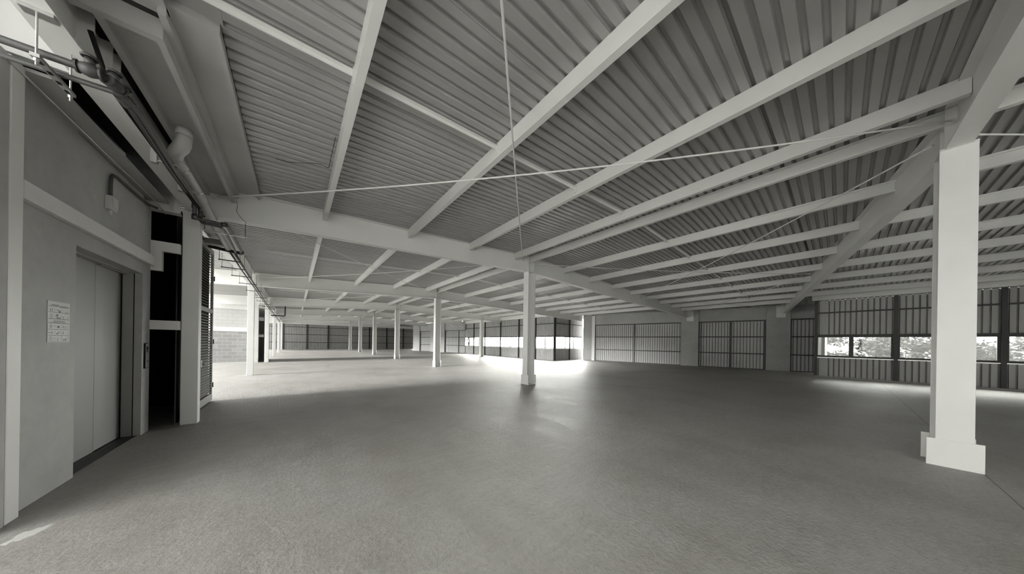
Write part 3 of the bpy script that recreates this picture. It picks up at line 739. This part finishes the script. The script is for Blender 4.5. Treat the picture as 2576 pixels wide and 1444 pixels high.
m = MB(); m.box(-2.3, -2.2, 25.2, 28.5, 0, 3.95); m.box(-2.3, -1.7, 28.5, 28.6, 0, 4.0); m.obj('recess', 'plaster', t)
m = MB(); m.box(-1.95, -1.70, 25.45, 25.53, 2.85, 3.1); m.box(-1.95, -1.70, 25.45, 25.53, 1.72, 1.9); m.obj('crossbar', 'steel_col', t)
m = MB(); m.box(-1.66, -1.62, 26.0, 28.4, 0.03, 3.8); m.obj('louvre_panel', 'dark', t)

# ------------------------------------------------------------------ pipes along the left row
def arc(c, r, a0, a1, u, v, n=8):
    c = Vector(c); u = Vector(u); v = Vector(v)
    return [c+u*(r*math.cos(a0+(a1-a0)*i/n))+v*(r*math.sin(a0+(a1-a0)*i/n)) for i in range(n+1)]
PZ = 3.70
t = thing('drain_pipe', 'pale plastic drain pipe with a large elbow running under the left eave', 'pipe', (-1.1, 4.3, 3.8))
ZP = 3.80; XP = -1.14
m = MB(); m.tube([(-1.18, 5.56, 4.385), (-1.18, 5.56, 4.29)], 0.080, 20); m.obj('socket', 'plaster_light', t, True)
m = MB(); m.tube([(-1.18, 5.56, 4.30), (-1.18, 5.56, 4.26), (-1.19, 5.575, 4.20), (-1.215, 5.61, 4.155), (-1.26, 5.68, 4.13), (-1.30, 5.77, 4.12), (-1.315, 5.88, 4.12)], [0.074, 0.075, 0.078, 0.080, 0.078, 0.074, 0.066], 20); m.obj('elbow', 'pvc', t, True)
RUN = [(-1.315, 5.85, 4.12), (-1.32, 6.6, 4.12), (-1.325, 7.05, 4.11), (-1.30, 7.25, 4.0), (-1.25, 7.45, 3.84), (-1.24, 7.6, 3.80), (-1.26, 8.6, 3.79), (-1.29, 9.7, 3.78)]
m = MB(); m.tube(RUN, 0.060, 18); m.obj('run', 'pvc', t, True)
for y in (6.2, 6.95):
    m = MB(); m.tube([(-1.32, y-0.02, 4.12), (-1.32, y+0.02, 4.12)], 0.066, 18); m.obj('clamp', 'galv', t)
m = MB(); m.tube([(-1.325, 7.02, 4.115), (-1.31, 7.22, 4.02)], 0.068, 18); m.obj('coupling', 'pvc', t, True)

def pipe_thing(label, pts, r, mat='pipe', extra=None):
    t = thing('service_pipe', label, 'pipe', pts[0], 'dark service pipes')
    m = MB(); m.tube(pts, r, 12); m.obj('tube', mat, t, True)
    return t
def rounded(pts, r=0.05, n=5):
    pts = [Vector(p) for p in pts]; out = [pts[0]]
    for i in range(1, len(pts)-1):
        a = (pts[i-1]-pts[i]); b = (pts[i+1]-pts[i]); q = min(r, a.length*0.45, b.length*0.45)
        A = pts[i]+a.normalized()*q; B = pts[i]+b.normalized()*q
        for k in range(n+1):
            s = k/n; out.append(A*(1-s)**2 + pts[i]*2*s*(1-s) + B*s*s)
    out.append(pts[-1]); return out
t = pipe_thing('dark upper pipe crossing the top left corner then turning along the eave', rounded([(-2.6, 3.84, 3.70), (-1.24, 3.76, 3.70), (-1.19, 4.05, 3.70), (-1.292, 5.54, 3.795), (-1.36, 7.0, 3.905), (-1.36, 7.02, 3.652), (-0.985, 7.06, 3.652), (-1.0, 7.59, 3.69), (-1.034, 9.28, 3.70)], 0.06), 0.027, 'cast')
for p, q in (((-1.36, 7.01, 3.895), (-1.36, 7.02, 3.82)), ((-1.36, 7.02, 3.72), (-1.36, 7.02, 3.635)), ((-1.055, 7.05, 3.652), (-0.975, 7.06, 3.652)), ((-1.03, 9.2, 3.7), (-1.035, 9.31, 3.7))):
    m = MB(); m.tube([p, q], 0.038, 12); m.obj('elbow_fitting', 'cast', t, True)
t = pipe_thing('dark lower pipe crossing the top left corner beside the valves', rounded([(-2.6, 3.98, 3.66), (-1.17, 3.88, 3.66), (-1.14, 4.1, 3.67), (-1.244, 5.54, 3.775), (-1.31, 7.08, 3.885), (-1.31, 7.10, 3.622), (-1.067, 7.13, 3.622), (-1.08, 7.7, 3.68), (-1.144, 9.32, 3.70)], 0.05), 0.021, 'cast')
m = MB(); m.tube([(-1.31, 7.09, 3.82), (-1.31, 7.10, 3.70)], 0.031, 12); m.obj('elbow_fitting', 'cast', t, True)
t = pipe_thing('long service pipe on the trapeze hangers, the one nearer the hall', [(-1.17, 9.42, 3.70), (-1.19, 11.4, 3.66), (-1.235, 15.6, 3.66), (-1.27, 18, 3.66), (-1.33, 27, 3.66), (-1.36, 41.5, 3.66)], 0.025)
t = pipe_thing('long service pipe on the trapeze hangers, the one nearer the edge beam', [(-1.25, 9.44, 3.70), (-1.27, 11.4, 3.66), (-1.30, 15.6, 3.66), (-1.34, 18, 3.66), (-1.41, 27, 3.66), (-1.44, 41.5, 3.66)], 0.020)
t = pipe_thing('thin black conduit hugging the edge beam above the elevator', rounded([(-1.33, 3.9, 4.1), (-1.33, 4.2, 3.86), (-1.33, 7.45, 3.84)]), 0.015, 'black')
t = pipe_thing('thin pale conduit along the top of the elevator wall', rounded([(-2.6, 4.05, 3.86), (-1.90, 4.1, 3.86), (-1.86, 4.3, 3.87), (-1.83, 7.2, 3.86), (-1.78, 7.48, 3.76)]), 0.008, 'galv')
# flanged valves
def valve(label, c, tilt):
    t = thing('pipe_valve', label, 'valve', c, 'valves on the service pipes')
    c = Vector(c); ax = Vector((math.cos(tilt), math.sin(tilt), 0))
    m = MB(); m.tube([c-ax*0.05, c-ax*0.035, c-ax*0.015, c, c+ax*0.015, c+ax*0.035, c+ax*0.05], [0.034, 0.040, 0.047, 0.050, 0.047, 0.040, 0.034], 16); m.obj('body', 'cast', t, True)
    m = MB(); m.tube([c+Vector((0, 0, 0.03)), c+Vector((0, 0, 0.10))], 0.026, 12); m.obj('bonnet', 'cast', t, True)
    m = MB()
    R_ = 0.034; ring = [c+Vector((R_*math.cos(q*math.pi/10), R_*math.sin(q*math.pi/10), 0.10)) for q in range(21)]
    m.tube(ring, 0.010, 8, caps=False); m.obj('handwheel', 'cast', t, True)
    for s in (-1, 1):
        m = MB(); m.tube([c+ax*s*0.048, c+ax*s*0.060], 0.046, 14); m.obj('flange', 'cast', t)
    return t
valve('dark upper valve where the pipes turn in the top left corner', (-1.285, 3.765, 3.70), 0.0)
valve('dark middle valve where the pipes turn in the top left corner', (-1.195, 3.85, 3.70), 1.2)
valve('dark lower valve where the pipes turn in the top left corner', (-1.19, 4.0, 3.69), 1.5)

# strut hanger with slots near the corner
t = thing('strut_hanger', 'slotted steel strut with threaded rods holding the two crossing pipes', 'pipe hanger', (-1.5, 3.9, 3.6))
m = MB(); m.box(-1.50, -1.46, 3.68, 4.10, 3.61, 3.635); m.obj('strut', 'galv', t)
for y in (3.74, 3.84, 3.94, 4.04):
    m = MB(); m.box(-1.49, -1.47, y-0.018, y+0.018, 3.606, 3.61); m.obj('slot', 'black', t)
for y in (3.70, 4.08):
    m = MB(); m.tube([(-1.48, y, 3.56), (-1.48, y, 3.95)], 0.006, 8); m.obj('threaded_rod', 'galv', t)
    m = MB(); m.tube([(-1.48, y, 3.585), (-1.48, y, 3.607)], 0.013, 6); m.obj('nut', 'galv', t)
m = MB(); m.box(-1.54, -1.40, 3.66, 3.73, 3.925, 3.948); m.obj('beam_clamp', 'galv', t)
for y, zc in ((5.45, 3.785), (6.45, 3.86)):
    t = thing('pipe_clamp', 'bright steel clamp fixing the dark pipes to the edge beam, %s one' % ('nearer' if y < 6 else 'farther'), 'pipe clamp', (-1.3, y, 3.9), 'clamps on the edge beam')
    m = MB(); m.box(-1.40, -1.20, y-0.015, y+0.015, zc+0.028, zc+0.042); m.obj('strap', 'galv', t)
    m = MB(); m.box(-1.42, -1.37, y-0.03, y+0.03, zc+0.0, 3.95); m.obj('beam_clamp', 'galv', t)
# trapeze hangers further along
hy = [7.62, 9.75, 10.74, 12.25, 13.74, 15.6, 17.9, 19.5, 21.1, 22.7, 24.3, 27, 28.8, 30.6, 32.4, 35, 37, 39, 41]
for i, y in enumerate(hy):
    xa, xb = (-1.60, -1.12)
    if i == 0: xa, xb = -1.37, -0.785
    if i == 1: xa, xb = -1.50, -1.10
    t = thing('trapeze_hanger', 'thin trapeze hanger carrying the pipes, number %d counting away from the louvred door' % (i+1), 'pipe hanger', (xa, y, 3.6), 'trapeze hangers along the left row')
    zz = 3.57 if i < 3 else 3.62
    if i == 0: zz = 3.655
    m = MB(); m.box(xa, xb, y-0.012, y+0.012, zz-0.022, zz); m.obj('strut', 'galv' if i == 0 else 'pipe', t)
    for x in (xa+0.02, xb-0.02):
        m = MB(); m.tube([(x, y, zz-0.04), (x, y, 3.95 if i else 3.925)], 0.005, 6); m.obj('threaded_rod', 'pipe', t)
# dark cross pipe set over the louvred door
t = pipe_thing('thick dark manifold pipe crossing above the louvred door', [(-1.70, 9.52, 3.80), (-1.155, 9.40, 3.715), (-1.03, 9.37, 3.70)], 0.038, 'cast')
m = MB(); m.box(-1.62, -1.33, 9.1, 9.28, 3.76, 3.88); m.obj('bracket', 'louvre', t)
t = pipe_thing('rectangular pipe loop hanging near the far left columns', rounded([(-1.4, 26.6, 3.35), (-0.6, 26.6, 3.35), (-0.6, 26.6, 4.55)], 0.1), 0.04, 'pipe')

# loose wire hanging on the near left rafter, and one trailing over the sheets
def wire(label, pts, r=0.0035):
    t = pts; m = MB(); m.tube(rounded(pts, 0.05, 4), r, 6); o = m.obj('loose_wire', 'black', None, True); tag(o, label, 'wire', 'loose wires under the roof'); return o
wire('tangled dark wire hanging on the rafter web at the left', [(-0.93, KY(1)-.13, 4.32), (-0.91, KY(1)-.13, 4.22), (-0.93, KY(1)-.12, 4.12), (-0.88, KY(1)-.12, 4.02), (-0.78, KY(1)-.12, 3.92)])
wire('thin dark wire trailing across the ceiling sheets beside the first purlin', [(0.43, 4.75, 4.60), (0.41, 5.5, 4.50), (0.30, 5.55, 4.56), (0.05, 5.75, 4.57), (-0.12, 5.85, 4.56), (-0.28, 5.9, 4.57)])

# ------------------------------------------------------------------ white smear on the floor at the left
m = MB(); outl = [(-1.73, 4.02), (-1.69, 3.99), (-1.675, 4.02), (-1.64, 4.02), (-1.62, 4.05), (-1.60, 4.06), (-1.59, 4.10), (-1.575, 4.13), (-1.565, 4.18), (-1.57, 4.225), (-1.60, 4.215), (-1.615, 4.19), (-1.64, 4.20), (-1.66, 4.17), (-1.69, 4.175), (-1.705, 4.13), (-1.70, 4.09), (-1.715, 4.05)]
ctr = (-1.64, 4.11)
n = len(outl); m.v = [(x, y, 0.0) for x, y in outl]+[(ctr[0]+(x-ctr[0])*.85, ctr[1]+(y-ctr[1])*.85, 0.003) for x, y in outl]
for i in range(n): m.f.append((i, (i+1) % n, n+(i+1) % n, n+i))
m.f.append(tuple(range(n, 2*n)))
tag(m.obj('plaster_smear', 'sign'), 'small white plaster smear on the floor near the left post', 'smear')

# ------------------------------------------------------------------ outside: trees, boundary wall and house beyond the right windows
def tree(label, x, y, h, r, n, seed):
    rnd = random.Random(seed)
    t = thing('tree', label, 'tree', (x, y, -0.45), 'trees outside the right windows')
    m = MB(); m.tube([(x, y, -0.45), (x+0.1, y, h*0.4), (x-0.1, y+0.1, h*0.8)], [0.16, 0.11, 0.05], 8)
    for k in range(9):
        a = rnd.uniform(0, 6.28); z0 = h*rnd.uniform(0.2, 0.6); m.tube([(x, y, z0), (x+math.cos(a)*r*0.8, y+math.sin(a)*r*0.8, z0+rnd.uniform(0.1, 0.7))], [0.04, 0.012], 6)
    m.obj('trunk', 'bark', t)
    m = MB(); cl = [(rnd.uniform(-1, 1), rnd.uniform(-1, 1), rnd.uniform(-1, 1)) for _ in range(26)]
    for i in range(n):
        c = cl[i % len(cl)]
        p = Vector((x+c[0]*r, y+c[1]*r, h*0.55+c[2]*h*0.45)) + Vector((rnd.gauss(0, .28), rnd.gauss(0, .28), rnd.gauss(0, .16)))
        s = rnd.uniform(0.05, 0.12); a = Vector((rnd.uniform(-1, 1), rnd.uniform(-1, 1), rnd.uniform(-.5, .5))).normalized(); b = a.orthogonal().normalized()
        m.poly([p-a*s*1.4, p-b*s*0.6, p+a*s*1.4, p+b*s*0.6])
    m.obj('foliage', 'leaf', t)
for i, (x, y, h, r) in enumerate([(29.5, 0.9, 4.4, 1.05), (32.0, -1.6, 5.0, 1.25), (29.6, -4.1, 4.6, 1.2), (31.8, -6.9, 5.0, 1.3), (29.6, -9.9, 4.6, 1.3)]):
    tree('leafy tree outside, the %s one from the left end of the near right windows' % ORD[i], x, y, h, r, 4600, i+3)
t = thing('boundary_wall', 'pale panel wall outside behind the trees', 'wall', (35, -4, -0.45))
for i in range(5):
    m = MB(); m.box(35, 35.15, -1.2-i*2.6, 1.3-i*2.6, -0.45, 1.95+0.12*(i % 2)); m.obj('panel', 'pale', t)
t = thing('house', 'white house outside with small windows at the left end of the right windows', 'house', (36, 4, -0.45))
m = MB(); m.box(36, 42, 1.9, 9, -0.45, 2.0); m.obj('wall', 'pale', t)
m = MB(); m.box(35.7, 42.3, 1.6, 9.3, 2.0, 2.25); m.obj('roof', 'roofgrey', t)
for yy in (2.1, 3.3):
    m = MB(); m.box(35.97, 36.0, yy, yy+0.6, 0.7, 1.4); m.obj('window', 'dark', t)
tree('sparse tree outside the far end of the bright window strip', 25.0, 43.5, 4.5, 1.1, 1500, 21)

# portals
portal('portal_left', (-1.7, -2.6, 1.95), (0, -HP, 0), 3.9, 13.8)
portal('portal_back', (5.0, YB-.2, 1.3), (HP, 0, 0), 4.0, 2.6)
portal('portal_court', (-4.9, 18.0, 2.0), (0, -HP, 0), 4.2, 15.6)
portal('portal_right_near', (22.25, -4.3, 1.65), (0, HP, 0), 1.2, 10.4)
portal('portal_right_far', (18.8, 25.2, 1.65), (0, HP, 0), 1.2, 17.0)
portal('portal_right_short', (20.8, 16.85, 1.65), (-HP, 0, 0), 4.2, 1.2)
